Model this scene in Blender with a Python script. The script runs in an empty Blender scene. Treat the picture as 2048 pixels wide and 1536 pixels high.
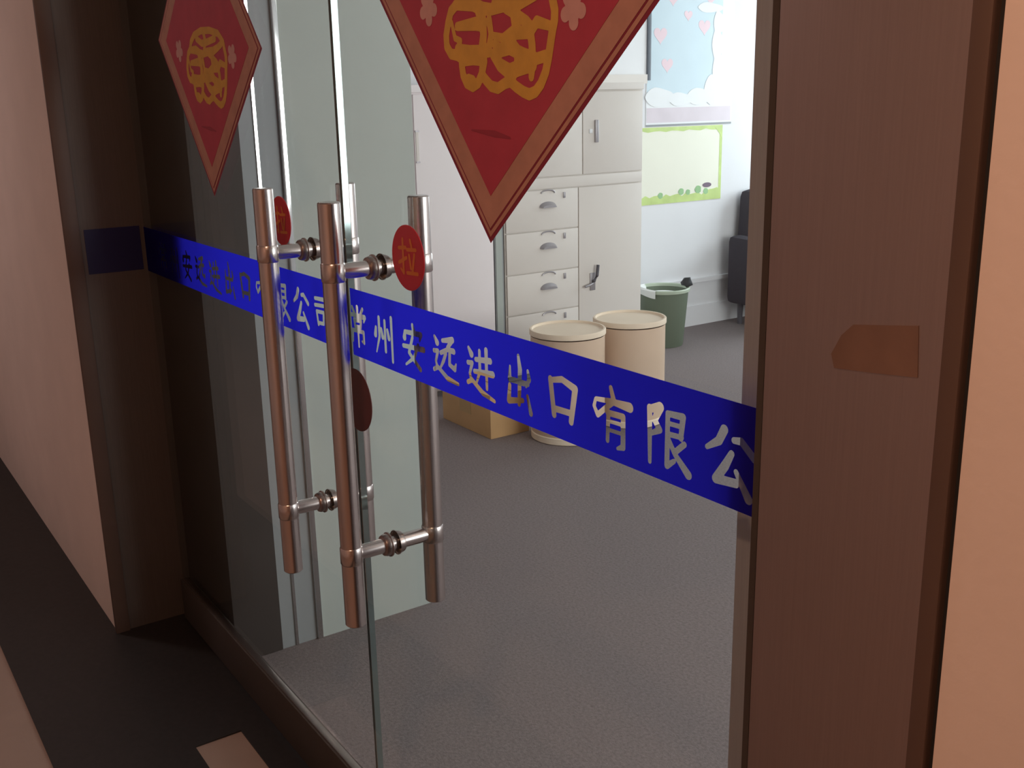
import bpy, bmesh, math, random
import numpy as np
from mathutils import Matrix, Vector

random.seed(3)
scene = bpy.context.scene
COL = scene.collection

# ------------------------------------------------------------------ camera
cam_d = bpy.data.cameras.new('camera')
cam_d.sensor_width = 36.0
cam_d.lens = 2100.0 / 2048.0 * 36.0
cam = bpy.data.objects.new('camera', cam_d)
COL.objects.link(cam)
scene.camera = cam


def camera_axes(vx, vy, nx, ny, f):
    cx, cy = 1024.0, 768.0
    d = np.array([nx - cx, ny - cy, f]); d /= np.linalg.norm(d)
    l = np.array([vx - cx, vy - cy, f]); l -= d * l.dot(d); l /= np.linalg.norm(l)
    X = -l; Z = -d; Y = np.cross(Z, X)
    return np.stack([X, Y, Z])


R = camera_axes(-460, 232, 1190, 8540, 2100.0)
right, down, fwd = R @ [1, 0, 0], R @ [0, 1, 0], R @ [0, 0, 1]
m = Matrix.Identity(4)
for i in range(3):
    m[i][0] = right[i]; m[i][1] = -down[i]; m[i][2] = -fwd[i]
m[0][3], m[1][3], m[2][3] = 0.0, 0.0, 1.5
cam.matrix_world = m
cam_d.clip_start = 0.02

# ------------------------------------------------------------------ world, lamps, exposure
scene.view_settings.view_transform = 'Standard'
scene.view_settings.look = 'None'
scene.view_settings.exposure = 0.0
scene.view_settings.gamma = 1.0
scene.view_settings.use_curve_mapping = False

w = bpy.data.worlds.new('world'); scene.world = w
w.use_nodes = True
w.node_tree.nodes['Background'].inputs[0].default_value = (0.75, 0.86, 1.0, 1)
w.node_tree.nodes['Background'].inputs[1].default_value = 1.0


def lamp(name, kind, loc, energy, color, rot=(0, 0, 0), size=None, size_y=None, radius=None):
    d = bpy.data.lights.new(name, kind)
    d.energy = energy; d.color = color
    if kind == 'AREA':
        d.shape = 'RECTANGLE'; d.size = size; d.size_y = size_y or size
    elif radius is not None:
        d.shadow_soft_size = radius
    o = bpy.data.objects.new(name, d); COL.objects.link(o)
    o.location = loc; o.rotation_euler = rot
    return o


PI = math.pi
# daylight through the office windows (the two window openings built below)
lamp('window_daylight', 'AREA', (1.62, 3.9, 1.6), 125, (1.0, 0.96, 0.94), (0, PI / 2, 0), 1.5, 3.4)
lamp('end_window_daylight', 'AREA', (-4.1, 6.42, 1.6), 52, (0.90, 0.95, 1.0), (-PI / 2, 0, 0), 1.7, 1.5)
# corridor ceiling lamps, warm
lamp('corridor_lamp', 'AREA', (-0.1, -0.35, 2.66), 20.0, (1.0, 0.58, 0.36), (0, 0, 0), 0.14, 0.14)
lamp('corridor_lamp_far', 'AREA', (-4.6, -0.5, 2.66), 12.5, (1.0, 0.80, 0.75), (0, 0, 0), 0.3, 0.3)

# ------------------------------------------------------------------ materials


def mat(name, color, rough=0.6, metal=0.0, spec=0.5, noise=0.0, nscale=20.0, bump=0.0, bscale=200.0, stretch=None):
    M = bpy.data.materials.new(name); M.use_nodes = True
    nt = M.node_tree; b = nt.nodes['Principled BSDF']
    b.inputs['Base Color'].default_value = (*color, 1)
    b.inputs['Roughness'].default_value = rough
    b.inputs['Metallic'].default_value = metal
    b.inputs['Specular IOR Level'].default_value = spec
    if noise or bump:
        tc = nt.nodes.new('ShaderNodeTexCoord')
        mp = nt.nodes.new('ShaderNodeMapping')
        nt.links.new(tc.outputs['Object'], mp.inputs['Vector'])
        if stretch: mp.inputs['Scale'].default_value = stretch
    if noise:
        n = nt.nodes.new('ShaderNodeTexNoise'); n.inputs['Scale'].default_value = nscale
        n.inputs['Detail'].default_value = 4
        nt.links.new(mp.outputs[0], n.inputs['Vector'])
        mr = nt.nodes.new('ShaderNodeMapRange')
        mr.inputs[1].default_value = 0.25; mr.inputs[2].default_value = 0.75
        mr.inputs[3].default_value = 1 - noise; mr.inputs[4].default_value = 1 + noise
        nt.links.new(n.outputs['Fac'], mr.inputs[0])
        mx = nt.nodes.new('ShaderNodeVectorMath'); mx.operation = 'SCALE'
        mx.inputs[0].default_value = color
        nt.links.new(mr.outputs[0], mx.inputs['Scale'])
        nt.links.new(mx.outputs[0], b.inputs['Base Color'])
    if bump:
        n2 = nt.nodes.new('ShaderNodeTexNoise'); n2.inputs['Scale'].default_value = bscale
        n2.inputs['Detail'].default_value = 3
        nt.links.new(mp.outputs[0], n2.inputs['Vector'])
        bp = nt.nodes.new('ShaderNodeBump'); bp.inputs['Strength'].default_value = bump
        bp.inputs['Distance'].default_value = 0.002
        nt.links.new(n2.outputs['Fac'], bp.inputs['Height'])
        nt.links.new(bp.outputs[0], b.inputs['Normal'])
    return M


def glass_mat(name, tint, refl=1.0):
    M = bpy.data.materials.new(name); M.use_nodes = True
    nt = M.node_tree; nt.nodes.clear()
    out = nt.nodes.new('ShaderNodeOutputMaterial')
    tr = nt.nodes.new('ShaderNodeBsdfTransparent'); tr.inputs[0].default_value = (*tint, 1)
    gl = nt.nodes.new('ShaderNodeBsdfGlossy'); gl.inputs['Roughness'].default_value = 0.01
    # Schlick reflectance, the same for both faces of the pane
    ge = nt.nodes.new('ShaderNodeNewGeometry')
    dp = nt.nodes.new('ShaderNodeVectorMath'); dp.operation = 'DOT_PRODUCT'
    nt.links.new(ge.outputs['Normal'], dp.inputs[0]); nt.links.new(ge.outputs['Incoming'], dp.inputs[1])
    ab = nt.nodes.new('ShaderNodeMath'); ab.operation = 'ABSOLUTE'; nt.links.new(dp.outputs['Value'], ab.inputs[0])
    om = nt.nodes.new('ShaderNodeMath'); om.operation = 'SUBTRACT'; om.inputs[0].default_value = 1.0
    nt.links.new(ab.outputs[0], om.inputs[1])
    pw = nt.nodes.new('ShaderNodeMath'); pw.operation = 'POWER'; pw.inputs[1].default_value = 5.0
    nt.links.new(om.outputs[0], pw.inputs[0])
    ml = nt.nodes.new('ShaderNodeMath'); ml.operation = 'MULTIPLY_ADD'
    ml.inputs[1].default_value = 0.96 * refl; ml.inputs[2].default_value = 0.04 * refl
    nt.links.new(pw.outputs[0], ml.inputs[0])
    mx = nt.nodes.new('ShaderNodeMixShader')
    nt.links.new(ml.outputs[0], mx.inputs[0])
    nt.links.new(tr.outputs[0], mx.inputs[1]); nt.links.new(gl.outputs[0], mx.inputs[2])
    nt.links.new(mx.outputs[0], out.inputs[0])
    return M


def film_mat(name, refl, trans, mixf):
    """thin coloured film: reflects a little, glows through when lit from behind"""
    M = bpy.data.materials.new(name); M.use_nodes = True
    nt = M.node_tree; nt.nodes.clear()
    out = nt.nodes.new('ShaderNodeOutputMaterial')
    df = nt.nodes.new('ShaderNodeBsdfDiffuse'); df.inputs[0].default_value = (*refl, 1)
    tl = nt.nodes.new('ShaderNodeBsdfTranslucent'); tl.inputs[0].default_value = (*trans, 1)
    mx = nt.nodes.new('ShaderNodeMixShader'); mx.inputs[0].default_value = mixf
    nt.links.new(df.outputs[0], mx.inputs[1]); nt.links.new(tl.outputs[0], mx.inputs[2])
    nt.links.new(mx.outputs[0], out.inputs[0])
    return M


MAT = dict(
    plaster=mat('beige_plaster', (0.74, 0.62, 0.57), 0.85, noise=0.04, nscale=6, bump=0.15, bscale=90),
    office_wall=mat('white_paint', (0.86, 0.87, 0.90), 0.8, noise=0.02, nscale=4),
    ceiling=mat('ceiling_white', (0.82, 0.82, 0.80), 0.9, noise=0.02, nscale=3),
    carpet=mat('grey_carpet', (0.25, 0.215, 0.215), 0.98, spec=0.1, noise=0.22, nscale=120, bump=0.6, bscale=260),
    floor=mat('beige_floor_tile', (0.34, 0.25, 0.21), 0.5, noise=0.05, nscale=8),
    granite=mat('black_granite', (0.018, 0.015, 0.015), 0.55, noise=0.3, nscale=60),
    steel_brown=mat('brushed_brown_steel', (0.42, 0.33, 0.31), 0.42, metal=0.85, noise=0.04, nscale=9, bump=0.03, bscale=60, stretch=(60, 60, 1)),
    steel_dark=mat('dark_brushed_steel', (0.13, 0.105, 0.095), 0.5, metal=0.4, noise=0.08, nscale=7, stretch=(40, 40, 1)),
    steel_grey=mat('grey_brushed_steel', (0.50, 0.45, 0.47), 0.5, metal=0.4, noise=0.06, nscale=9, stretch=(60, 60, 1)),
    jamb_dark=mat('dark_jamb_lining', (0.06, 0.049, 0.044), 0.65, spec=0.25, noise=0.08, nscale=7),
    seam=mat('dark_joint', (0.012, 0.010, 0.010), 0.8),
    edging=mat('dark_brown_edging', (0.12, 0.075, 0.06), 0.5, metal=0.3, noise=0.05, nscale=10),
    tube=mat('polished_steel', (0.66, 0.59, 0.57), 0.24, metal=1.0, noise=0.03, nscale=14),
    collar=mat('steel_collar', (0.40, 0.34, 0.32), 0.28, metal=1.0, noise=0.04, nscale=14),
    glass=glass_mat('clear_glass', (0.90, 0.93, 0.92), 0.5),
    glass_edge=mat('glass_edge_pale_green', (0.30, 0.36, 0.36), 0.06, metal=0.7, noise=0.03, nscale=5),
    film=film_mat('blue_film', (0.018, 0.010, 0.06), (0.030, 0.030, 0.95), 0.60),
    film_dark=mat('blue_film_on_steel', (0.010, 0.009, 0.07), 0.5, noise=0.05, nscale=10),
    frost=mat('frosted_pane', (0.46, 0.505, 0.475), 0.6, noise=0.03, nscale=3),
    frost_grey=mat('grey_frosted_strip', (0.30, 0.32, 0.33), 0.5, noise=0.04, nscale=4),
    alu=mat('aluminium', (0.75, 0.76, 0.76), 0.08, metal=1.0, noise=0.02, nscale=20),
    cabinet=mat('cream_enamel', (0.82, 0.77, 0.72), 0.45, noise=0.02, nscale=3),
    cabinet_pink_lit=mat('pink_lit_enamel', (0.96, 0.89, 0.90), 0.45, noise=0.02, nscale=3),  # pinkish tint of reddish lamp light put into the enamel colour
    cab_gap=mat('cabinet_joint', (0.25, 0.25, 0.26), 0.8),
    pull=mat('grey_pull', (0.42, 0.40, 0.42), 0.35, metal=0.6, noise=0.03, nscale=30),
    dark_plastic=mat('dark_grey_plastic', (0.10, 0.10, 0.12), 0.5, noise=0.05, nscale=30),
    fibre=mat('cream_fibreboard', (0.74, 0.56, 0.42), 0.75, noise=0.05, nscale=6, bump=0.1, bscale=60),
    fibre_lid=mat('pale_drum_lid', (0.90, 0.76, 0.60), 0.7, noise=0.03, nscale=6),
    kraft=mat('brown_cardboard', (0.62, 0.38, 0.18), 0.85, noise=0.10, nscale=8),
    tape=mat('parcel_tape', (0.55, 0.36, 0.16), 0.4, noise=0.05, nscale=12),
    bin=mat('green_plastic', (0.155, 0.195, 0.14), 0.55, noise=0.06, nscale=8),
    bin_rim=mat('pale_green_rim', (0.50, 0.58, 0.46), 0.5, noise=0.04, nscale=8),
    liner=mat('white_liner', (0.85, 0.87, 0.86), 0.6, noise=0.03, nscale=15),
    black=mat('black_knot', (0.03, 0.035, 0.04), 0.6, noise=0.2, nscale=30),
    chair=mat('charcoal_fabric', (0.06, 0.056, 0.068), 0.95, spec=0.1, noise=0.15, nscale=60),
    red=mat('red_paper', (0.46, 0.045, 0.085), 0.65, noise=0.08, nscale=25),
    red_edge=mat('dark_red_edge', (0.24, 0.018, 0.045), 0.6, noise=0.05, nscale=25),
    border=mat('dull_gold_border', (0.50, 0.25, 0.19), 0.5, noise=0.10, nscale=40),
    gold=mat('yellow_print', (0.66, 0.36, 0.05), 0.5, noise=0.10, nscale=40),
    petal=mat('pale_pink_print', (0.62, 0.34, 0.32), 0.6, noise=0.08, nscale=40),
    crease=mat('paper_fold', (0.33, 0.030, 0.06), 0.7, noise=0.1, nscale=30),
    sticker=mat('red_vinyl', (0.50, 0.015, 0.03), 0.45, noise=0.04, nscale=30),
    sticker_gold=mat('orange_lettering', (0.62, 0.17, 0.02), 0.5, noise=0.06, nscale=30),
    maroon=mat('maroon_vinyl', (0.10, 0.02, 0.02), 0.5, noise=0.08, nscale=30),
    residue=mat('brown_tape_residue', (0.29, 0.175, 0.13), 0.5, metal=0.6, noise=0.2, nscale=18),
    sky_print=mat('pale_blue_print', (0.68, 0.82, 0.90), 0.6, noise=0.03, nscale=6),
    white_print=mat('white_print', (0.92, 0.94, 0.96), 0.6, noise=0.02, nscale=6),
    pink_print=mat('pink_print', (0.92, 0.71, 0.77), 0.6, noise=0.03, nscale=6),
    lilac_print=mat('lilac_band_print', (0.78, 0.70, 0.76), 0.6, noise=0.05, nscale=9),
    cream_print=mat('cream_print', (0.93, 0.93, 0.80), 0.6, noise=0.02, nscale=6),
    green_print=mat('yellow_green_print', (0.60, 0.76, 0.28), 0.6, noise=0.12, nscale=14),
    leaf_print=mat('grass_print', (0.35, 0.60, 0.30), 0.6, noise=0.12, nscale=24),
    dark_print=mat('grey_mark_print', (0.20, 0.14, 0.20), 0.6, noise=0.1, nscale=24),
    board=mat('white_board', (0.93, 0.94, 0.96), 0.3, noise=0.01, nscale=4),
    board_frame=mat('dark_frame', (0.10, 0.12, 0.15), 0.4, noise=0.05, nscale=12),
    wframe=mat('white_window_frame', (0.8, 0.8, 0.8), 0.4, noise=0.02, nscale=12),
)

# ------------------------------------------------------------------ builders


def link(name, bm, m, parent=None, smooth=False, loc=None):
    me = bpy.data.meshes.new(name)
    bmesh.ops.recalc_face_normals(bm, faces=bm.faces)
    bm.to_mesh(me); bm.free()
    if smooth:
        for p in me.polygons: p.use_smooth = True
        try: me.set_sharp_from_angle(angle=math.radians(38))
        except Exception: pass
    if isinstance(m, str): m = MAT[m]
    me.materials.append(m)
    o = bpy.data.objects.new(name, me); COL.objects.link(o)
    if parent is not None:
        o.parent = parent
        o.matrix_parent_inverse = parent.matrix_world.inverted()
    if loc: o.location = loc
    return o


def add_box(bm, x0, x1, y0, y1, z0, z1, bevel=0.0):
    r = bmesh.ops.create_cube(bm, size=1.0)
    vs = r['verts']
    for v in vs:
        v.co = Vector((x0 + (v.co.x + 0.5) * (x1 - x0), y0 + (v.co.y + 0.5) * (y1 - y0), z0 + (v.co.z + 0.5) * (z1 - z0)))
    if bevel:
        es = {e for v in vs for e in v.link_edges}
        bmesh.ops.bevel(bm, geom=list(es), offset=bevel, segments=2, affect='EDGES', profile=0.6)


def box(name, m, x0, x1, y0, y1, z0, z1, parent=None, bevel=0.0):
    bm = bmesh.new(); add_box(bm, x0, x1, y0, y1, z0, z1, bevel)
    return link(name, bm, m, parent, smooth=bevel > 0)


def add_lathe(bm, prof, c, axis='Z', seg=40):
    """prof: list of (radius, height); closed where the radius is 0"""
    rings = []
    for r, h in prof:
        if r <= 1e-6:
            rings.append([bm.verts.new(lp(c, 0, 0, h, axis))]); continue
        rings.append([bm.verts.new(lp(c, r * math.cos(2 * PI * k / seg), r * math.sin(2 * PI * k / seg), h, axis)) for k in range(seg)])
    for a, b in zip(rings, rings[1:]):
        for k in range(seg):
            k2 = (k + 1) % seg
            if len(a) == 1 and len(b) == 1: continue
            if len(a) == 1: bm.faces.new((a[0], b[k], b[k2]))
            elif len(b) == 1: bm.faces.new((a[k], b[0], a[k2]))
            else: bm.faces.new((a[k], b[k], b[k2], a[k2]))


def lp(c, u, v, h, axis):
    if axis == 'Z': return Vector((c[0] + u, c[1] + v, c[2] + h))
    if axis == 'Y': return Vector((c[0] + u, c[1] + h, c[2] + v))
    return Vector((c[0] + h, c[1] + u, c[2] + v))


def lathe(name, m, prof, c, axis='Z', parent=None, seg=40):
    bm = bmesh.new(); add_lathe(bm, prof, c, axis, seg)
    return link(name, bm, m, parent, smooth=True)


def empty(name, loc, parent=None):
    o = bpy.data.objects.new(name, None); COL.objects.link(o)
    o.empty_display_size = 0.1
    o.location = loc
    if parent is not None:
        o.parent = parent
    bpy.context.view_layer.update()
    return o


def thing(o, label, cat, group=None):
    o['label'] = label; o['category'] = cat
    if group: o['group'] = group
    return o


def structure(o, label=None):
    o['kind'] = 'structure'
    if label: o['label'] = label
    return o


def tube_bm(bm, pts, r, seg=12):
    pts = [Vector(p) for p in pts]
    rings = []
    for i, p in enumerate(pts):
        t = (pts[min(i + 1, len(pts) - 1)] - pts[max(i - 1, 0)]).normalized()
        a = Vector((0, 0, 1)) if abs(t.z) < 0.9 else Vector((1, 0, 0))
        u = t.cross(a).normalized(); v = t.cross(u)
        rings.append([bm.verts.new(p + r * (math.cos(2 * PI * k / seg) * u + math.sin(2 * PI * k / seg) * v)) for k in range(seg)])
    for a, b in zip(rings, rings[1:]):
        for k in range(seg): bm.faces.new((a[k], a[(k + 1) % seg], b[(k + 1) % seg], b[k]))
    bm.faces.new(rings[0]); bm.faces.new(list(reversed(rings[-1])))


# --- flat shapes cut from brush strokes: marching squares on the distance to the strokes


def stroke_dist(U, V, strokes, w):
    """strokes: polylines of (u, v[, width factor])"""
    D = np.full(U.shape, 9.0)
    for s in strokes:
        for a, b in zip(s, s[1:]):
            ax, ay = a[0], a[1]; bx, by = b[0], b[1]
            wa = (a[2] if len(a) > 2 else 1.0) * w; wb = (b[2] if len(b) > 2 else 1.0) * w
            dx, dy = bx - ax, by - ay
            t = np.clip(((U - ax) * dx + (V - ay) * dy) / max(dx * dx + dy * dy, 1e-12), 0, 1)
            D = np.minimum(D, np.hypot(U - ax - t * dx, V - ay - t * dy) - (wa + t * (wb - wa)))
    return D


def march(F, xs, ys, polys):
    """append polygons (lists of (x, y)) covering F >= 0 on the grid"""
    ny, nx = F.shape
    for j in range(ny - 1):
        run = None
        for i in range(nx - 1):
            f = (F[j, i], F[j, i + 1], F[j + 1, i + 1], F[j + 1, i])
            inside = [q >= 0 for q in f]
            if all(inside):
                if run is None: run = i
                continue
            if run is not None:
                polys.append([(xs[run], ys[j]), (xs[i], ys[j]), (xs[i], ys[j + 1]), (xs[run], ys[j + 1])]); run = None
            if not any(inside): continue
            c = ((xs[i], ys[j]), (xs[i + 1], ys[j]), (xs[i + 1], ys[j + 1]), (xs[i], ys[j + 1]))
            p = []
            for k in range(4):
                k2 = (k + 1) % 4
                if inside[k]: p.append(c[k])
                if inside[k] != inside[k2]:
                    t = f[k] / (f[k] - f[k2])
                    p.append((c[k][0] + t * (c[k2][0] - c[k][0]), c[k][1] + t * (c[k2][1] - c[k][1])))
            if len(p) >= 3: polys.append(p)
        if run is not None:
            polys.append([(xs[run], ys[j]), (xs[nx - 1], ys[j]), (xs[nx - 1], ys[j + 1]), (xs[run], ys[j + 1])])


def flat_mesh(name, polys, to3d, m, parent=None):
    vs, fs, idx = [], [], {}
    for p in polys:
        f = []
        for q in p:
            k = (round(q[0], 6), round(q[1], 6))
            if k not in idx:
                idx[k] = len(vs); vs.append(to3d(q[0], q[1]))
            if not f or f[-1] != idx[k]: f.append(idx[k])
        if f[0] == f[-1]: f.pop()
        if len(set(f)) >= 3: fs.append(f)
    me = bpy.data.meshes.new(name); me.from_pydata(vs, [], fs); me.update()
    me.materials.append(MAT[m] if isinstance(m, str) else m)
    o = bpy.data.objects.new(name, me); COL.objects.link(o)
    if parent is not None:
        o.parent = parent; o.matrix_parent_inverse = parent.matrix_world.inverted()
    return o


def print_shape(name, strokes, w, bounds, step, to3d, m, parent):
    x0, x1, y0, y1 = bounds
    xs = np.arange(x0, x1 + step, step); ys = np.arange(y0, y1 + step, step)
    U, V = np.meshgrid(xs, ys)
    polys = []
    march(-stroke_dist(U, V, strokes, w), xs, ys, polys)
    return flat_mesh(name, polys, to3d, m, parent)


# ------------------------------------------------------------------ the setting
YW = 0.60           # face of the corridor wall
YG = 0.80           # plane of the glass doors
YI = 0.96           # inner face of the wall
XL, XR = -3.0, -0.369   # recess left and right
XP = -2.61          # inner reveal / frosted partition
XF = -5.09          # office wall with the posters
H = 2.7
GAP = -1.688

structure(box('floor', 'floor', -9, 3, -1.7, YG, -0.1, 0.0), 'beige tiled corridor floor in front of the glass doors')
structure(box('floor', 'carpet', -7.0, 1.6, YG, 6.4, -0.1, 0.0), 'grey office carpet behind the glass doors')
structure(box('ceiling', 'ceiling', -9, 3, -1.7, 6.5, H, H + 0.1))
structure(box('wall_left', 'plaster', -9, XL, YW, YI, 0, H), 'pinkish beige corridor wall left of the doors')
structure(box('wall_right', 'plaster', XR, 3, YW, 1.40, 0, H), 'orange beige corridor wall right of the doors')  # unseen office side thickened to shade the right end of the film
structure(box('wall_back', 'plaster', -9, 3, -1.7, -1.6, 0, H))
structure(box('wall_corridor_end', 'plaster', -9.1, -9, -1.7, YI, 0, H))
structure(box('wall_corridor_near', 'plaster', 3, 3.1, -1.7, YI, 0, H))
structure(box('wall_header', 'plaster', XL, XR, YW, YI, 2.42, H))
structure(box('wall_far', 'office_wall', XF - 0.1, XF, YI, 6.3, 0, H), 'white office wall with posters')
# office wall with window on the right-hand side (out of the frame)
ws = bmesh.new()
add_box(ws, 1.5, 1.6, YI, 6.4, 0, 0.85); add_box(ws, 1.5, 1.6, YI, 6.4, 2.35, H)
add_box(ws, 1.5, 1.6, YI, 2.2, 0.85, 2.35); add_box(ws, 1.5, 1.6, 5.6, 6.4, 0.85, 2.35)
structure(link('wall_window_side', ws, 'office_wall'))
we = bmesh.new()
add_box(we, -7.0, 1.6, 6.3, 6.4, 0, 0.85); add_box(we, -7.0, 1.6, 6.3, 6.4, 2.35, H)
add_box(we, -7.0, -4.95, 6.3, 6.4, 0.85, 2.35); add_box(we, -3.25, 1.6, 6.3, 6.4, 0.85, 2.35)
structure(link('wall_window_end', we, 'office_wall'))
w1 = structure(empty('window_1', (1.55, 3.9, 0.85)))
wf = bmesh.new()
for y0, y1 in ((2.2, 2.25), (3.87, 3.93), (5.55, 5.6)): add_box(wf, 1.52, 1.57, y0, y1, 0.85, 2.35)
for z0, z1 in ((0.85, 0.9), (2.3, 2.35)): add_box(wf, 1.52, 1.57, 2.2, 5.6, z0, z1)
link('window_frame', wf, 'wframe', w1)
w2 = structure(empty('window_2', (-4.1, 6.35, 0.85)))
wf = bmesh.new()
for x0, x1 in ((-4.95, -4.9), (-4.13, -4.07), (-3.3, -3.25)): add_box(wf, x0, x1, 6.32, 6.37, 0.85, 2.35)
for z0, z1 in ((0.85, 0.9), (2.3, 2.35)): add_box(wf, -4.95, -3.25, 6.32, 6.37, z0, z1)
link('window_frame', wf, 'wframe', w2)
structure(box('baseboard_far', 'office_wall', XF, XF + 0.012, 4.08, 6.3, 0.0, 0.135), 'low white baseboard under the posters')
structure(box('trim_6', 'office_wall', XF, XF + 0.022, 4.30, 6.3, 0.295, 0.322), 'thin cable trunking above the baseboard')

# black granite skirting border on the corridor floor
g = bmesh.new()
add_box(g, -9, 3, 0.30, YW, 0.0, 0.004)
add_box(g, XL, -2.29, YW, YG, 0.0, 0.004)
add_box(g, -2.29, XR, 0.715, YG, 0.0, 0.004)
structure(link('trim_1', g, 'granite'), 'black granite border along the corridor wall and the door recess')

# left jamb: dark steel return with a lip, and the inner reveal behind the left leaf
t2 = structure(empty('trim_2', (XL, 0.7, 0)), 'dark steel lining of the left side of the door recess')
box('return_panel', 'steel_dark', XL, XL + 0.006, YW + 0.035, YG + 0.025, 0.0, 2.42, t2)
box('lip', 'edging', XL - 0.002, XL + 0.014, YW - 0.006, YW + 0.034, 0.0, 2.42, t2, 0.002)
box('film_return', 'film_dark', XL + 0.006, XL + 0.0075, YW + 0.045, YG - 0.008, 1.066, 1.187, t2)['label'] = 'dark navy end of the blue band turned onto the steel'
t3 = structure(empty('trim_3', (XL + 0.2, 0.9, 0)), 'dark steel jamb seen through the left glass leaf')
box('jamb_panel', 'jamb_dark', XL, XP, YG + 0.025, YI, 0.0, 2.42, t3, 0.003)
# right jamb: brown brushed steel face, edging, seam
t4 = structure(empty('trim_4', (-0.55, 0.77, 0)), 'wide brown brushed steel jamb right of the glass doors')
box('edge_strip', 'jamb_dark', -0.692, -0.684, 0.7605, 0.786, 0.0, 2.42, t4)
box('steel_face', 'steel_brown', -0.684, XR, 0.76, 0.788, 0.0, 2.42, t4, 0.003)
box('inner_jamb', 'steel_grey', -0.778, XR, YG + 0.03, 1.2, 0.0, 2.42, t4, 0.003)['label'] = 'grey brown inner jamb seen through the glass'  # hidden depth past the wall added to shade the blue film
bm = bmesh.new()
vs = [(-0.582, 1.3025), (-0.550, 1.307), (-0.517, 1.312), (-0.514, 1.268), (-0.56, 1.263), (-0.600, 1.2595), (-0.604, 1.272), (-0.594, 1.291)]
f0 = [bm.verts.new((x, 0.7592, z)) for x, z in vs]; f1 = [bm.verts.new((x, 0.7602, z)) for x, z in vs]
bm.faces.new(f0); bm.faces.new(list(reversed(f1)))
for k in range(len(vs)): bm.faces.new((f0[k], f0[(k + 1) % len(vs)], f1[(k + 1) % len(vs)], f1[k]))
link('tape_residue', bm, 'residue', t4)['label'] = 'brown rectangular patch of old tape residue'
t5 = structure(empty('trim_5', (-0.38, 0.6, 0)), 'dark brown edging strip between the steel jamb and the orange wall')
box('edging_strip', 'edging', -0.388, -0.374, YW - 0.004, 0.76, 0.0, 2.42, t5, 0.002)
box('seam', 'seam', -0.374, -0.3685, YW + 0.004, 0.70, 0.0, 2.42, t5)

# ------------------------------------------------------------------ frosted partition behind the left leaf
pt = structure(empty('wall_partition', (XP, 1.25, 0)), 'grey green frosted glass partition behind the left door leaf')
box('frosted_pane', 'frost', XP - 0.03, XP, 1.082, 1.455, 0.0, 2.42, pt)
box('edge_strip', 'alu', XP - 0.032, XP + 0.006, 1.066, 1.082, 0.0, 2.42, pt, 0.002)['label'] = 'bright polished edge of the frosted pane'
box('grey_strip', 'frost_grey', XP - 0.03, XP - 0.004, YI, 1.066, 0.0, 2.42, pt)
box('thin_strip', 'alu', XP - 0.006, XP, 1.000, 1.008, 0.0, 2.42, pt)

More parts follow.
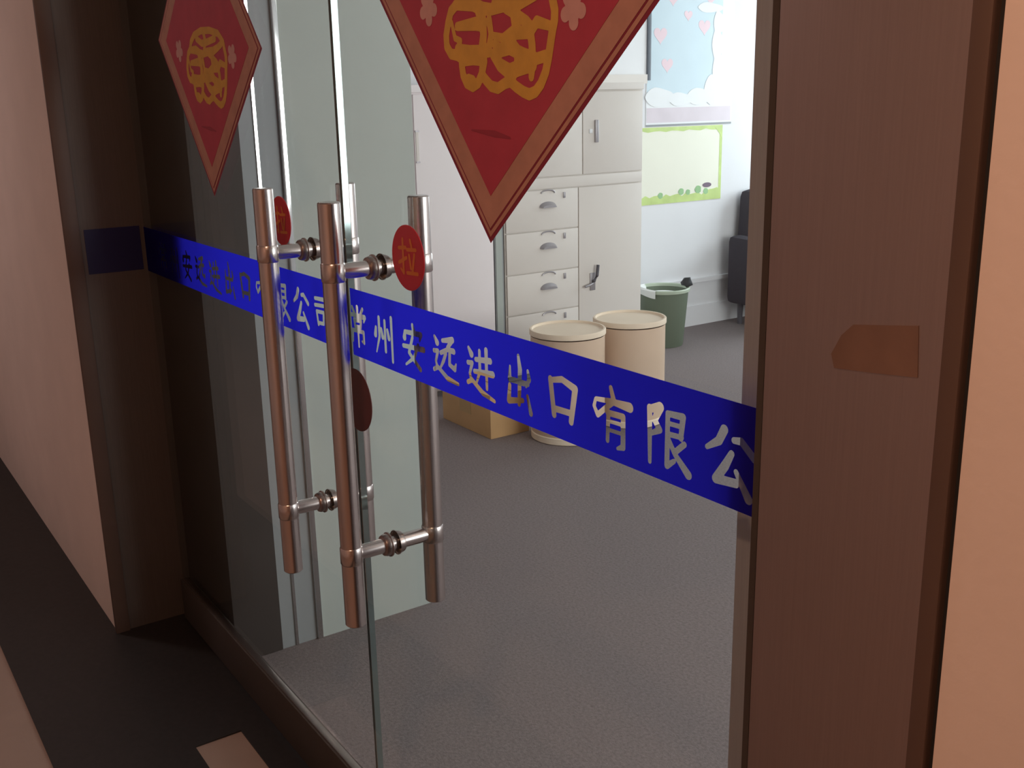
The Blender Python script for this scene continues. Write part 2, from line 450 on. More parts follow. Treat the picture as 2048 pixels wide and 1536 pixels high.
# ------------------------------------------------------------------ glass doors
CH = {
    'chang': [[(.5, .02, 1.2), (.5, .22)], [(.24, .05), (.34, .18, 1.3)], [(.78, .03), (.66, .18)], [(.1, .38, 1.3), (.13, .24), (.88, .22, 1.3), (.82, .34, .6)], [(.32, .34), (.36, .52)], [(.32, .36), (.68, .34), (.64, .5), (.36, .52)], [(.22, .62), (.2, .9, .7)], [(.22, .62), (.78, .6), (.78, .86), (.68, .84, .5)], [(.5, .54), (.5, 1.0, .7)]],
    'zhou': [[(.26, .1, 1.1), (.26, .55), (.08, .95, .5)], [(.54, .14), (.54, .86)], [(.86, .02, 1.1), (.86, 1.05, .9)], [(.1, .36), (.06, .54, 1.4)], [(.36, .36), (.42, .54, 1.3)], [(.66, .34), (.72, .52, 1.3)]],
    'an': [[(.5, .02), (.55, .15, 1.5)], [(.12, .36, 1.5), (.15, .22), (.86, .18, 1.3), (.8, .32, .6)], [(.48, .3), (.3, .68), (.78, .98, 1.2)], [(.72, .44), (.52, .76), (.14, .98, .6)], [(.05, .56), (.96, .5, 1.3)]],
    'yuan': [[(.42, .14, .9), (.82, .06, 1.4)], [(.78, .1, 1.2), (.62, .26)], [(.34, .42), (.62, .30), (.86, .30, 1.3)], [(.54, .40), (.44, .58), (.30, .76, .6)], [(.70, .34), (.68, .62), (.88, .68, 1.2), (.94, .56, .5)], [(.10, .10, .8), (.20, .22, 1.5)], [(.06, .42), (.22, .40), (.12, .64, .8), (.18, .78)], [(.04, .84), (.20, .76), (.58, .94, 1.2), (1.0, .98, .8)]],
    'jin': [[(.36, .30), (.88, .24, 1.3)], [(.30, .56), (.96, .50, 1.4)], [(.50, .10, .9), (.50, .52), (.36, .80, .6)], [(.74, .04, 1.2), (.74, .84, .8)], [(.10, .10, .8), (.20, .22, 1.5)], [(.06, .42), (.22, .40), (.12, .64, .8), (.18, .78)], [(.04, .84), (.20, .76), (.58, .96, 1.2), (1.0, 1.04, .8)]],
    'chu': [[(.5, -.06, .8), (.55, .2, 1.3), (.5, .9)], [(.22, .20, .6), (.20, .46, 1.2), (.80, .44)], [(.80, .18, .7), (.84, .34, 1.2), (.74, .5, .6)], [(.20, .58), (.16, .90, 1.3), (.62, .80)], [(.78, .68, .8), (.88, 1.0, 1.2)], [(.36, .44), (.66, .46)]],
    'kou': [[(.16, .18, 1.3), (.26, .84, 1.3)], [(.16, .20), (.5, .12, 1.2), (.88, .22, 1.5), (.76, .86, 1.3)], [(.26, .72, 1.2), (.76, .70, 1.2)]],
    'you': [[(.12, .26, .8), (.5, .22), (.98, .22, 1.7)], [(.50, -.02, .9), (.58, .2, 1.2), (.38, .36), (.16, .54, 1.0), (.06, .40, .8), (.10, .27, .7)], [(.44, .42), (.42, .94, .9)], [(.42, .44, 1.1), (.82, .42, 1.1), (.82, .96, 1.2), (.68, 1.02, .6)], [(.46, .58, .7), (.78, .57, .7)], [(.46, .74, .7), (.78, .73, .7)]],
    'xian': [[(.12, .10, 1.2), (.14, 1.02, .8)], [(.12, .12, 1.2), (.36, .04, 1.7), (.24, .28, 1.2), (.36, .42, 1.2), (.18, .52, .8)], [(.54, .10), (.88, .08, 1.2), (.84, .44)], [(.54, .10), (.54, .98, 1.1), (.70, .86, .8)], [(.56, .26, .8), (.82, .25, .8)], [(.56, .44, .9), (.86, .42, .9)], [(.92, .52), (.72, .70)], [(.56, .52), (.72, .74), (1.02, 1.0, 1.5)]],
    'gong': [[(.40, .06, 1.5), (.30, .26, 1.4), (.06, .42, .8)], [(.60, .18), (.74, .16, 1.2), (1.0, .36, 1.3)], [(.56, .40, 1.1), (.44, .62, 1.5), (.26, .88, 1.5), (.66, .84, 1.4)], [(.66, .66, .9), (.92, 1.02, 1.5)]],
    'si': [[(.12, .14), (.86, .10, 1.2), (.84, .92, 1.1), (.68, .84, .6)], [(.1, .32), (.62, .28)], [(.18, .48), (.24, .82)], [(.18, .48), (.60, .46), (.56, .76), (.24, .78)]],
}
TEXT = ['chang', 'zhou', 'an', 'yuan', 'jin', 'chu', 'kou', 'you', 'xian', 'gong', 'si']
FZ0, FZ1 = 1.066, 1.187


def lettered_band(x0, x1, centers, yplane, parent, m='film'):
    """blue film strip; the characters are cut out of it"""
    cw, ch = 0.074, 0.072
    step = 0.0011
    polys = []
    cur = x0
    for name, cx in zip(TEXT, centers):
        a, b = cx - 0.048, cx + 0.048
        if b < x0 or a > x1: continue
        a = max(a, cur); b = min(b, x1)
        if a > cur + 1e-6: polys.append([(cur, FZ0), (a, FZ0), (a, FZ1), (cur, FZ1)])
        n = max(2, int(round((b - a) / step)))
        xs = np.linspace(a, b, n + 1)
        zs = np.linspace(FZ0, FZ1, int(round((FZ1 - FZ0) / step)) + 1)
        X, Z = np.meshgrid(xs, zs)
        U = (X - cx) / cw + 0.5; V = 0.5 - (Z - 1.121) / ch
        march(stroke_dist(U, V, CH[name], 0.052), xs, zs, polys)
        cur = b
    if cur < x1: polys.append([(cur, FZ0), (x1, FZ0), (x1, FZ1), (cur, FZ1)])
    return flat_mesh('lettered_band', polys, lambda x, z: (x, yplane, z), m, parent)


def pull_handle(parent, x, yc, z0, z1, sz):
    h = empty('pull_handle', (x, yc, (z0 + z1) / 2), parent)
    r = 0.0188
    yf, yb = yc - 0.081, yc + 0.084
    prof = [(0, z0), (r - 0.002, z0), (r, z0 + 0.002), (r, z1 - 0.002), (r - 0.002, z1), (0, z1)]
    for nm, y in (('front_tube', yf), ('back_tube', yb)):
        bm = bmesh.new()
        add_lathe(bm, prof, (x, y, 0), 'Z', 40)
        for z in sz:   # saddle ring where the standoff meets the tube
            add_lathe(bm, [(r, z - 0.016), (r + 0.0014, z - 0.014), (r + 0.0014, z + 0.014), (r, z + 0.016)], (x, y, 0), 'Z', 40)
        link(nm, bm, 'tube', h, True)
    for z in sz:
        bm = bmesh.new()
        add_lathe(bm, [(0.0125, yf + 0.015), (0.0135, yf + 0.03), (0.0135, yb - 0.03), (0.0125, yb - 0.015)], (x, 0, z), 'Y', 28)
        link('standoff', bm, 'tube', h, True)
        lathe('collar', 'collar', [(0.0135, yc - 0.020), (0.0185, yc - 0.019), (0.020, yc - 0.015), (0.020, yc - 0.0095), (0.0225, yc - 0.0085), (0.0225, yc - 0.0065)], (x, 0, z), 'Y', h, 28)
        lathe('collar', 'collar', [(0.0225, yc + 0.0065), (0.0225, yc + 0.0085), (0.020, yc + 0.0095), (0.020, yc + 0.015), (0.0185, yc + 0.019), (0.0135, yc + 0.020)], (x, 0, z), 'Y', h, 28)
    return h


GB = 0.137   # bottom edge of the glass
d1 = structure(empty('door_1', (-2.3, YG, 0)), 'left glass door leaf with blue lettered band')
box('glass_pane', 'glass', -2.955, GAP - 0.005, YG - 0.006, YG + 0.006, GB, 2.38, d1)
box('polished_edge', 'glass_edge', GAP - 0.005, GAP - 0.0025, YG - 0.006, YG + 0.006, GB, 2.38, d1)
box('bottom_rail', 'jamb_dark', -2.955, GAP - 0.003, YG - 0.014, YG + 0.014, 0.012, GB, d1, 0.003)
box('rail_cap', 'collar', -2.955, GAP - 0.003, YG - 0.009, YG + 0.009, GB - 0.012, GB + 0.002, d1, 0.002)
lettered_band(-2.955, GAP - 0.012, [-1.902 + (k - 9) * 0.0995 for k in range(11)], YG - 0.0068, d1)
pull_handle(d1, -1.860, YG, 0.597, 1.355, (1.2355, 0.727))

d2 = structure(empty('door_2', (-1.2, YG, 0)), 'right glass door leaf with blue lettered band')
box('glass_pane', 'glass', GAP + 0.005, -0.60, YG - 0.006, YG + 0.006, GB, 2.38, d2)
box('polished_edge', 'glass_edge', GAP + 0.0015, GAP + 0.005, YG - 0.006, YG + 0.006, GB, 2.38, d2)
box('bottom_rail', 'jamb_dark', GAP + 0.003, -0.60, YG - 0.014, YG + 0.014, 0.012, GB, d2, 0.003)
box('rail_cap', 'collar', GAP + 0.003, -0.60, YG - 0.009, YG + 0.009, GB - 0.012, GB + 0.002, d2, 0.002)
lettered_band(GAP + 0.012, -0.60, [-1.652 + k * 0.0993 for k in range(11)], YG - 0.0068, d2)
pull_handle(d2, -1.578, YG, 0.598, 1.348, (1.234, 0.733))

# ------------------------------------------------------------------ red diamond papers


def q2p(x, y):
    """pixel of the 7.31x study crop of the right paper -> plane of the glass"""
    px, py = 880 + x / 7.314, y / 7.314
    r = R @ np.array([px - 1024, py - 768, 2100.0])
    p = r * (YG / r[1]); return p[0], p[2] + 1.5


def diamond(name, tip, ang, side, yplane, label):
    t = empty(name, (tip[0], yplane, tip[1]))
    thing(t, label, 'poster', 'red diamond papers on the glass doors')
    a1, a2 = ang + PI / 4, ang + 3 * PI / 4
    e1 = np.array([math.cos(a1), math.sin(a1)]); e2 = np.array([math.cos(a2), math.sin(a2)])

    def to3d(dy):
        def f(u, v):
            return (tip[0] + e1[0] * u + e2[0] * v, yplane - dy, tip[1] + e1[1] * u + e2[1] * v)
        return f

    def sheet(nm, a, b, dy, m):
        bm = bmesh.new()
        f = to3d(dy)
        q = [bm.verts.new(f(u, v)) for u, v in ((a, a), (b, a), (b, b), (a, b))]
        f2 = to3d(dy - 0.0003)
        q2 = [bm.verts.new(f2(u, v)) for u, v in ((a, a), (b, a), (b, b), (a, b))]
        bm.faces.new(q); bm.faces.new(list(reversed(q2)))
        for k in range(4): bm.faces.new((q[k], q[(k + 1) % 4], q2[(k + 1) % 4], q2[k]))
        return link(nm, bm, m, t)

    sheet('paper', 0.0, side, 0.0004, 'red_edge')
    sheet('border', 0.006, side - 0.004, 0.0008, 'border')
    bl = sheet('border_line', 0.012, side - 0.012, 0.0012, 'red_edge')
    sheet('border_band', 0.0145, side - 0.0145, 0.0016, 'border')
    sheet('red_field', 0.046, side - 0.046, 0.002, 'red')
    # the character, traced in the plane of the glass for the right paper, then carried in paper coordinates
    base = np.array(RIGHT_TIP); b1 = np.array([math.cos(RIGHT_ANG + PI / 4), math.sin(RIGHT_ANG + PI / 4)])
    b2 = np.array([math.cos(RIGHT_ANG + 3 * PI / 4), math.sin(RIGHT_ANG + 3 * PI / 4)])

    def conv(line):
        o = []
        for q in line:
            x, z = q2p(q[0], q[1]); d = np.array([x, z]) - base
            o.append((d.dot(b1), d.dot(b2), q[2] if len(q) > 2 else 1.0))
        return o
    st = [conv(l) for l in FU]
    us = [p[0] for l in st for p in l]; vs_ = [p[1] for l in st for p in l]
    print_shape('good_fortune_character', st, 0.0074, (min(us) - .02, max(us) + .02, min(vs_) - .02, max(vs_) + .02), 0.0014, to3d(0.0024), 'gold', t)
    for cx, cz in ((0.098, 0.335), (0.335, 0.098), (0.36, 0.36)):
        pet = [[(cx, cz, 1.0), (cx + 0.016 * math.cos(k * 2 * PI / 5 + .3), cz + 0.016 * math.sin(k * 2 * PI / 5 + .3), 1.2)] for k in range(5)]
        print_shape('flower', pet, 0.0075, (cx - .035, cx + .035, cz - .035, cz + .035), 0.0016, to3d(0.0024), 'petal', t)
    print_shape('fold_mark', [[(0.070, 0.140, .4), (0.092, 0.118, 1.0), (0.110, 0.100, 1.6), (0.135, 0.072, .5)]], 0.0028, (0.05, 0.16, 0.05, 0.16), 0.0015, to3d(0.0024), 'crease', t)
    return t


FU = [
    [(330, 60), (240, 170), (200, 330), (170, 520), (180, 680), (240, 790), (330, 810), (395, 850), (400, 960), (420, 1100), (470, 1215), (560, 1265), (640, 1210), (690, 1090), (760, 1180), (830, 1260), (930, 1290), (1030, 1220), (1110, 1190), (1200, 1270), (1300, 1340), (1390, 1380), (1480, 1340), (1560, 1230), (1630, 1050), (1670, 850), (1700, 650), (1730, 450), (1760, 300), (1765, 150), (1735, 0), (1690, -220), (1500, -420), (1150, -470), (800, -430), (520, -300), (380, -120), (330, 60)],
    [(300, 80, .9), (560, 60, 1.3), (700, 130, 1.2), (850, 140), (1000, 80, 1.2), (1250, 40, 1.2), (1450, -60), (1600, -160)],
    [(620, 110), (700, 300, 1.3), (720, 500, 1.1), (700, 700, 1.2), (720, 900, 1.2), (690, 1100)],
    [(330, 390, .8), (600, 350, 1.2), (700, 380)],
    [(250, 330, .5), (300, 560, .6), (380, 600, .6)],
    [(340, 720), (520, 760, 1.2), (700, 740)],
    [(420, 900, .9), (560, 880, .9), (690, 890, .9)],
    [(500, 1160), (560, 1190, 1.1)],
    [(870, 520, .6), (1000, 560, .8), (1150, 480, 1.2), (1400, 480), (1500, 320), (1700, 380, .8)],
    [(1150, 180, .9), (1200, 400, 1.3), (1120, 600), (1220, 760, 1.2), (1230, 900, 1.2), (1150, 1120)],
    [(880, 650, .8), (960, 740, 1.2), (1100, 700, 1.2), (1300, 800, 1.2), (1500, 860), (1620, 820)],
    [(860, 800), (960, 950, 1.2), (1100, 1050, 1.4), (1220, 1000, 1.4), (1450, 960)],
    [(1400, 420), (1430, 650), (1440, 900), (1420, 1120, .8)],
    [(800, 300, .9), (830, 500, .8), (790, 760)],
    [(1050, 120), (1180, 200), (1350, 320), (1430, 420)],
    [(600, -220), (800, -120), (1000, -160), (1350, -280)],
    [(900, -380), (950, -200), (880, 60)],
]
RIGHT_TIP, RIGHT_ANG = (-1.217, 1.310), math.radians(-4.5)
diamond('diamond_poster', RIGHT_TIP, RIGHT_ANG, 0.460, YG - 0.0064, 'large red diamond paper with a yellow character, on the right glass leaf above the drums')
diamond('diamond_poster', (-2.346, 1.306), math.radians(-4.5), 0.460, YG - 0.0064, 'dim red diamond paper at the far left, on the left leaf before the dark jamb')

# ------------------------------------------------------------------ stickers


def disc_sticker(name, x, z, r, m, label, lettering):
    y = YG - 0.0062
    t = empty(name, (x, y, z)); thing(t, label, 'sticker')
    bm = bmesh.new()
    add_lathe(bm, [(0, 0), (r, 0), (r, -0.0012), (r - 0.0012, -0.0016), (0, -0.0016)], (x, y, z), 'Y', 48)
    link('disc', bm, m, t)
    if lettering:
        s = r * 1.15
        LA = [[(.05, .27), (.42, .23)], [(.27, .02), (.27, .92), (.12, .82, .7)], [(.03, .66), (.45, .5)], [(.68, .02), (.74, .18)], [(.5, .28), (.96, .25)], [(.6, .42), (.67, .76)], [(.88, .38), (.76, .8)], [(.46, .9), (1.02, .87)]]
        print_shape('pull_character', LA, 0.05, (-.1, 1.1, -.1, 1.1), 0.02, lambda u, v: (x + (u - .5) * s, y - 0.002, z - (v - .5) * s), 'sticker_gold', t)
    return t


disc_sticker('round_sticker', -1.4565, 1.2635, 0.052, 'sticker', 'bright red round pull sticker with orange character on the right glass leaf', True)
disc_sticker('round_sticker', -1.968, 1.281, 0.048, 'sticker', 'red round sticker half hidden behind the upper left handle tube', True)
disc_sticker('lock_disc', -1.673, 0.982, 0.058, 'maroon', 'dark maroon disc half hidden behind the middle handle tube, below the blue band', False)

# ------------------------------------------------------------------ office: filing cabinets
XC = -4.62


def cabinet_base(name, y0, y1, m, label):
    t = empty(name, (XC, (y0 + y1) / 2, 0)); thing(t, label, 'cabinet', 'metal cabinets along the far office wall')
    bm = bmesh.new(); add_box(bm, XF + 0.02, XC - 0.012, y0, y1, 0.03, 1.545)
    link('body', bm, m, t)
    box('top', m, XF + 0.02, XC + 0.004, y0, y1, 1.545, 1.582, t, 0.004)
    box('plinth', 'cab_gap', XF + 0.05, XC - 0.03, y0 + 0.02, y1 - 0.02, 0.0, 0.03, t)
    return t


def cab_panel(t, name, y0, y1, z0, z1, m):
    g = 0.003
    return box(name, m, XC - 0.012, XC, y0 + g, y1 - g, z0 + g, z1 - g, t, 0.0025)


def sub(name, m, parent, *b, bevel=0.0):
    return box(name, m, *b, parent, bevel)


# nearer cabinet, reddish lamp light coloured in, two full doors with a recessed pull
c1 = cabinet_base('filing_cabinet', 2.13, 3.03, 'cabinet_pink_lit', 'metal cabinet with pinkish lamp light put into its colour, nearest the frosted partition, with plain tall doors')
dA = cab_panel(c1, 'door', 2.13, 2.58, 0.04, 1.54, 'cabinet_pink_lit')
dB = cab_panel(c1, 'door', 2.58, 3.03, 0.04, 1.54, 'cabinet_pink_lit')
for z in (1.215, 1.363): sub('pull_end', 'pull', dB, XC, XC + 0.006, 2.585, 2.606, z - 0.004, z + 0.004)
sub('pull_plate', 'cabinet', dB, XC, XC + 0.005, 2.588, 2.602, 1.219, 1.359)
for s in (0,):
    bx = empty('filler_strip', (XC, 3.06, 0)); bpy.data.objects.remove(bx)
fs = box('filler_strip', 'frost_grey', XF + 0.02, XC - 0.004, 3.037, 3.092, 0.0, 1.54)
thing(fs, 'narrow grey upright filler strip between the two metal cabinets', 'panel')
box('filler_face', 'frost', XC - 0.004, XC, 3.042, 3.082, 0.0, 1.56, fs)

# farther cabinet: two upper doors, a plain band, four drawers and a lower door
c2 = cabinet_base('filing_cabinet', 3.105, 4.06, 'cabinet', 'cream metal filing cabinet with drawers, right of the pink-lit one, behind the drums')
YD = 3.594
u1 = cab_panel(c2, 'upper_door', 3.108, 3.625, 1.098, 1.54, 'cabinet')
u2 = cab_panel(c2, 'upper_door', 3.625, 4.057, 1.098, 1.54, 'cabinet')
sub('handle', 'pull', u2, XC, XC + 0.014, 3.706, 3.728, 1.268, 1.388, bevel=0.003)
sub('lock', 'white_print', u2, XC, XC + 0.006, 3.668, 3.690, 1.318, 1.34, bevel=0.002)
cab_panel(c2, 'band', 3.108, 4.057, 1.034, 1.098, 'cabinet')
zs = [1.034, 0.815, 0.592, 0.37, 0.148]
for k in range(4):
    dr = cab_panel(c2, 'drawer', 3.108, YD, zs[k + 1], zs[k], 'cabinet')
    zc = (zs[k] + zs[k + 1]) / 2 + 0.045
    bm = bmesh.new()   # cup pull: half round scoop
    segs = 10
    ra, rb = [], []
    for i in range(segs + 1):
        a = PI * i / segs
        ra.append(bm.verts.new((XC + 0.001, 3.385 - 0.058 * math.cos(a), zc - 0.03 - 0.0 + 0.03 * math.sin(a))))
        rb.append(bm.verts.new((XC + 0.022, 3.385 - 0.046 * math.cos(a), zc - 0.032 + 0.014 * math.sin(a))))
    for i in range(segs): bm.faces.new((ra[i], ra[i + 1], rb[i + 1], rb[i]))
    bm.faces.new(rb)
    link('cup_pull', bm, 'pull', dr, True)
    bm = bmesh.new()
    tube_bm(bm, [(XC + 0.004, 3.385 + 0.045 * math.cos(PI * (1 - i / 8)), zc + 0.045 + 0.016 * math.sin(PI * i / 8)) for i in range(9)], 0.004, 8)
    link('label_holder', bm, 'pull', dr, True)
    sub('lock', 'pull', dr, XC, XC + 0.006, 3.488, 3.502, zc + 0.012, zc + 0.044, bevel=0.002)
cab_panel(c2, 'base_panel', 3.108, YD, 0.04, 0.148, 'cabinet')
ld = cab_panel(c2, 'lower_door', YD, 4.057, 0.04, 1.034, 'cabinet')
sub('lock_plate', 'pull', ld, XC, XC + 0.008, 3.672, 3.708, 0.45, 0.55, bevel=0.003)
bm = bmesh.new()
tube_bm(bm, [(XC + 0.004, 3.69, 0.50), (XC + 0.02, 3.69, 0.505), (XC + 0.026, 3.705, 0.535), (XC + 0.026, 3.712, 0.595)], 0.009, 10)
link('lever', bm, 'dark_plastic', ld, True)
bm = bmesh.new()
tube_bm(bm, [(XC + 0.004, 3.69, 0.49), (XC + 0.02, 3.66, 0.485), (XC + 0.02, 3.625, 0.478)], 0.007, 10)
link('lever', bm, 'pull', ld, True)

# white board with dark frame standing on the farther cabinet
wb = empty('white_board', (XF + 0.05, 4.0, 1.582)); thing(wb, 'white board with a dark frame edge standing on the cream cabinet against the wall', 'board')
box('panel', 'board', XF + 0.035, XF + 0.045, 3.30, 4.452, 1.635, 2.45, wb)
box('ledge', 'cabinet', XF + 0.03, XF + 0.07, 3.28, 4.44, 1.582, 1.635, wb)
box('frame_side', 'board_frame', XF + 0.03, XF + 0.055, 4.452, 4.482, 1.60, 2.47, wb, 0.003)
box('frame_side', 'board_frame', XF + 0.03, XF + 0.055, 3.27, 3.30, 1.60, 2.47, wb, 0.003)
box('frame_top', 'board_frame', XF + 0.03, XF + 0.055, 3.30, 4.452, 2.45, 2.47, wb, 0.003)

# ------------------------------------------------------------------ posters on the far wall


def wall_shape(name, pts, dx, m, parent):
    bm = bmesh.new()
    a = [bm.verts.new((XF + dx, y, z)) for y, z in pts]; b = [bm.verts.new((XF + dx - 0.0008, y, z)) for y, z in pts]
    bm.faces.new(a); bm.faces.new(list(reversed(b)))
    n = len(pts)
    for k in range(n): bm.faces.new((a[k], a[(k + 1) % n], b[(k + 1) % n], b[k]))
    return link(name, bm, m, parent)


def rect(y0, y1, z0, z1): return [(y0, z0), (y1, z0), (y1, z1), (y0, z1)]


def heart(cy, cz, s):
    o = []
    for k in range(24):
        t = 2 * PI * k / 24
        o.append((cy + s * math.sin(t) ** 3, cz + s * (13 * math.cos(t) - 5 * math.cos(2 * t) - 2 * math.cos(3 * t) - math.cos(4 * t)) / 16))
    return o


p1 = empty('sky_poster', (XF, 4.85, 1.33)); thing(p1, 'large pale blue poster with pink hearts and white clouds on the far wall', 'poster')
wall_shape('sheet', rect(4.49, 5.235, 1.328, 2.25), 0.003, 'white_print', p1)
wall_shape('sky', rect(4.495, 5.13, 1.50, 2.23), 0.004, 'sky_print', p1)
wall_shape('pink_strip', rect(4.495, 5.225, 1.345, 1.435), 0.004, 'lilac_print', p1)
wall_shape('bottom_edge', rect(4.49, 5.235, 1.322, 1.334), 0.0045, 'frost_grey', p1)
for cy, cz, s in ((4.66, 1.694, 0.048), (4.971, 1.925, 0.052), (4.60, 1.87, 0.055), (4.83, 1.99, 0.035), (4.70, 2.09, 0.05), (5.02, 2.10, 0.045)):
    wall_shape('heart', heart(cy, cz, s), 0.005, 'pink_print', p1)
for cy, cz, ry, rz in ((4.60, 1.50, 0.12, 0.055), (4.78, 1.485, 0.10, 0.04), (4.95, 1.50, 0.12, 0.05), (5.07, 1.54, 0.09, 0.09), (5.11, 1.66, 0.06, 0.11), (5.09, 1.82, 0.05, 0.09), (5.02, 2.04, 0.11, 0.03), (5.10, 1.95, 0.05, 0.07)):
    wall_shape('cloud', [(cy + ry * math.cos(2 * PI * k / 20), cz + rz * math.sin(2 * PI * k / 20) * (1 + .15 * math.cos(6 * PI * k / 20))) for k in range(20)], 0.0055 + cy * 1e-4, 'white_print', p1)

p2 = empty('notice_poster', (XF, 4.83, 0.84)); thing(p2, 'cream notice with a yellow green border and grass along its foot, below the blue poster', 'poster')
wall_shape('sheet', rect(4.46, 5.16, 0.836, 1.318), 0.003, 'cream_print', p2)
wall_shape('border_side', rect(5.135, 5.158, 0.85, 1.31), 0.004, 'green_print', p2)
pts = [(4.46, 1.316)] + [(5.158, 1.316)] + [(5.158 - 0.7 * k / 14, 1.300 - 0.014 * abs(math.sin(k * 1.1))) for k in range(15)]
wall_shape('border_top', pts, 0.0042, 'green_print', p2)
pts = [(4.46, 0.838), (5.158, 0.838)] + [(5.158 - 0.7 * k / 20, 0.872 + 0.024 * abs(math.sin(k * 1.9)) + (0.02 if k < 4 else 0)) for k in range(21)]
wall_shape('grass', pts, 0.0044, 'green_print', p2)
for cy, cz, s in ((4.80, 0.905, .022), (4.86, 0.898, .018), (4.95, 0.91, .026), (5.02, 0.895, .02), (4.62, 0.89, .02)):
    wall_shape('bush', [(cy + s * math.cos(2 * PI * k / 10) * (1 + .2 * (k % 2)), cz + s * math.sin(2 * PI * k / 10)) for k in range(10)], 0.005, 'leaf_print', p2)
wall_shape('dark_mark', [(5.03 + .04 * math.cos(2 * PI * k / 12), 0.935 + .016 * math.sin(2 * PI * k / 12)) for k in range(12)], 0.005, 'dark_print', p2)
wall_shape('leaf_corner', [(5.075, 1.315), (5.158, 1.315), (5.158, 1.22), (5.135, 1.26), (5.11, 1.285)], 0.0048, 'green_print', p2)

# ------------------------------------------------------------------ fibre drums


def drum(x, y, hgt, r, label):
    t = empty('fibre_drum', (x, y, 0)); thing(t, label, 'drum', 'cream fibre drums in front of the cabinet')
    lathe('body', 'fibre', [(0, 0), (r - 0.004, 0), (r - 0.002, 0.004), (r - 0.002, hgt - 0.03)], (x, y, 0), 'Z', t, 56)
    lathe('bottom_hoop', 'fibre_lid', [(r - 0.002, 0.002), (r + 0.002, 0.004), (r + 0.002, 0.03), (r - 0.002, 0.034)], (x, y, 0), 'Z', t, 56)
    lathe('lid', 'fibre_lid', [(r - 0.004, hgt - 0.026), (r + 0.003, hgt - 0.024), (r + 0.003, hgt - 0.004), (r, hgt), (r - 0.008, hgt), (r - 0.012, hgt - 0.010), (0, hgt - 0.010)], (x, y, 0), 'Z', t, 56)
    return t


drum(-3.692, 2.807, 0.507, 0.170, 'left cream fibre drum with a pale lid, beside the cardboard box')
drum(-3.714, 3.192, 0.503, 0.170, 'right cream fibre drum, in front of the green bin')

# ------------------------------------------------------------------ cardboard box
cb = empty('cardboard_box', (-4.06, 2.6, 0)); thing(cb, 'brown cardboard box lying on the carpet left of the drums', 'box')
bm = bmesh.new(); add_box(bm, -4.28, -3.853, 2.485, 2.70, 0.0, 0.20, 0.003)
link('carton', bm, 'kraft', cb, True)
box('tape', 'tape', -4.283, -3.850, 2.57, 2.62, 0.17, 0.2015, cb)
box('flap', 'kraft', -4.278, -3.855, 2.488, 2.568, 0.2, 0.204, cb)
box('flap', 'kraft', -4.278, -3.855, 2.622, 2.697, 0.2, 0.204, cb)
box('printed_mark', 'tape', -4.12, -4.02, 2.4838, 2.485, 0.08, 0.15, cb)

# ------------------------------------------------------------------ waste bin
bx_, by_ = -4.80, 4.40
tb = empty('waste_bin', (bx_, by_, 0)); thing(tb, 'green round waste bin with a white liner behind the right drum', 'bin')
lathe('bucket', 'bin', [(0, 0), (0.122, 0), (0.126, 0.006), (0.154, 0.352), (0.148, 0.352), (0.12, 0.012), (0, 0.012)], (bx_, by_, 0), 'Z', tb, 44)
lathe('rim', 'bin_rim', [(0.154, 0.338), (0.162, 0.342), (0.163, 0.358), (0.158, 0.364), (0.148, 0.360), (0.146, 0.345)], (bx_, by_, 0), 'Z', tb, 44)
bm = bmesh.new()
seg = 40
rings = []
for r, z, wob in ((0.166, 0.325, .010), (0.1665, 0.362, .003), (0.156, 0.370, .004), (0.142, 0.352, .003), (0.125, 0.24, .004)):
    rings.append([bm.verts.new((bx_ + (r + .003 * math.sin(5 * a)) * math.cos(a), by_ + (r + .003 * math.sin(5 * a)) * math.sin(a), z + wob * math.sin(3 * a + 7 * r))) for a in [PI * 1.05 + PI * 0.62 * k / seg for k in range(seg + 1)]])
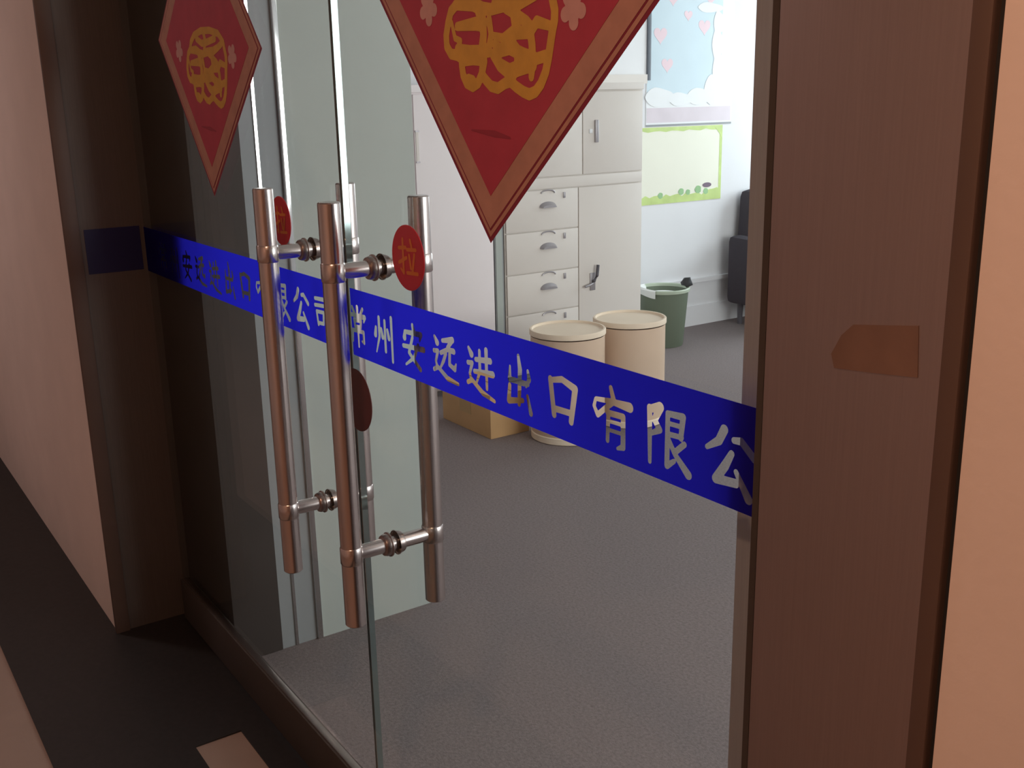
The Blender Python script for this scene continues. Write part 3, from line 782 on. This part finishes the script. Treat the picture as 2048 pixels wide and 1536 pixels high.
for a, b in zip(rings, rings[1:]):
    for k in range(seg): bm.faces.new((a[k], a[k + 1], b[k + 1], b[k]))
link('liner', bm, 'liner', tb, True)
lathe('paper_fill', 'liner', [(0.142, 0.30), (0.10, 0.325), (0.05, 0.318), (0, 0.33)], (bx_, by_, 0), 'Z', tb, 28)
bm = bmesh.new(); bmesh.ops.create_icosphere(bm, subdivisions=2, radius=0.036)
for v in bm.verts:
    n = v.co.normalized(); v.co *= 1 + 0.18 * math.sin(9 * n.x + 4 * n.z) * math.cos(7 * n.y)
    v.co.z *= .85; v.co += Vector((bx_ + 0.075, by_ + 0.125, 0.388))
link('bag_knot', bm, 'black', tb, True)

# ------------------------------------------------------------------ armchair by the wall
cx, cy = -4.70, 5.49
tc = empty('armchair', (cx, cy, 0)); thing(tc, 'charcoal upholstered armchair by the far wall, its edge showing beside the right jamb', 'chair')
box('seat', 'chair', cx - 0.22, cx + 0.26, cy - 0.22, cy + 0.22, 0.28, 0.44, tc, 0.035)
bm = bmesh.new(); add_box(bm, cx - 0.34, cx - 0.20, cy - 0.23, cy + 0.23, 0.24, 0.89, 0.05)
for v in bm.verts:
    k = max(0.0, (v.co.z - 0.5) / 0.4)
    v.co.y = cy + (v.co.y - cy) * (1 - 0.22 * k * k); v.co.x -= 0.02 * k
link('backrest', bm, 'chair', tc, True)
for s in (-1, 1):
    bm = bmesh.new(); add_box(bm, cx - 0.30, cx + 0.22, cy + s * 0.285 - 0.06, cy + s * 0.285 + 0.06, 0.14, 0.60, 0.045)
    for v in bm.verts: v.co.z -= 0.10 * max(0, (v.co.x - cx + 0.05)) * (1 if v.co.z > 0.3 else 0)
    link('armrest', bm, 'chair', tc, True)
for sx in (-1, 1):
    for sy in (-1, 1):
        lathe('leg', 'dark_plastic', [(0, 0), (0.016, 0), (0.022, 0.16), (0, 0.16)], (cx - 0.03 + sx * 0.2, cy + sy * 0.27, 0), 'Z', tc, 14)
box('frame', 'chair', cx - 0.30, cx + 0.22, cy - 0.23, cy + 0.23, 0.15, 0.28, tc, 0.015)
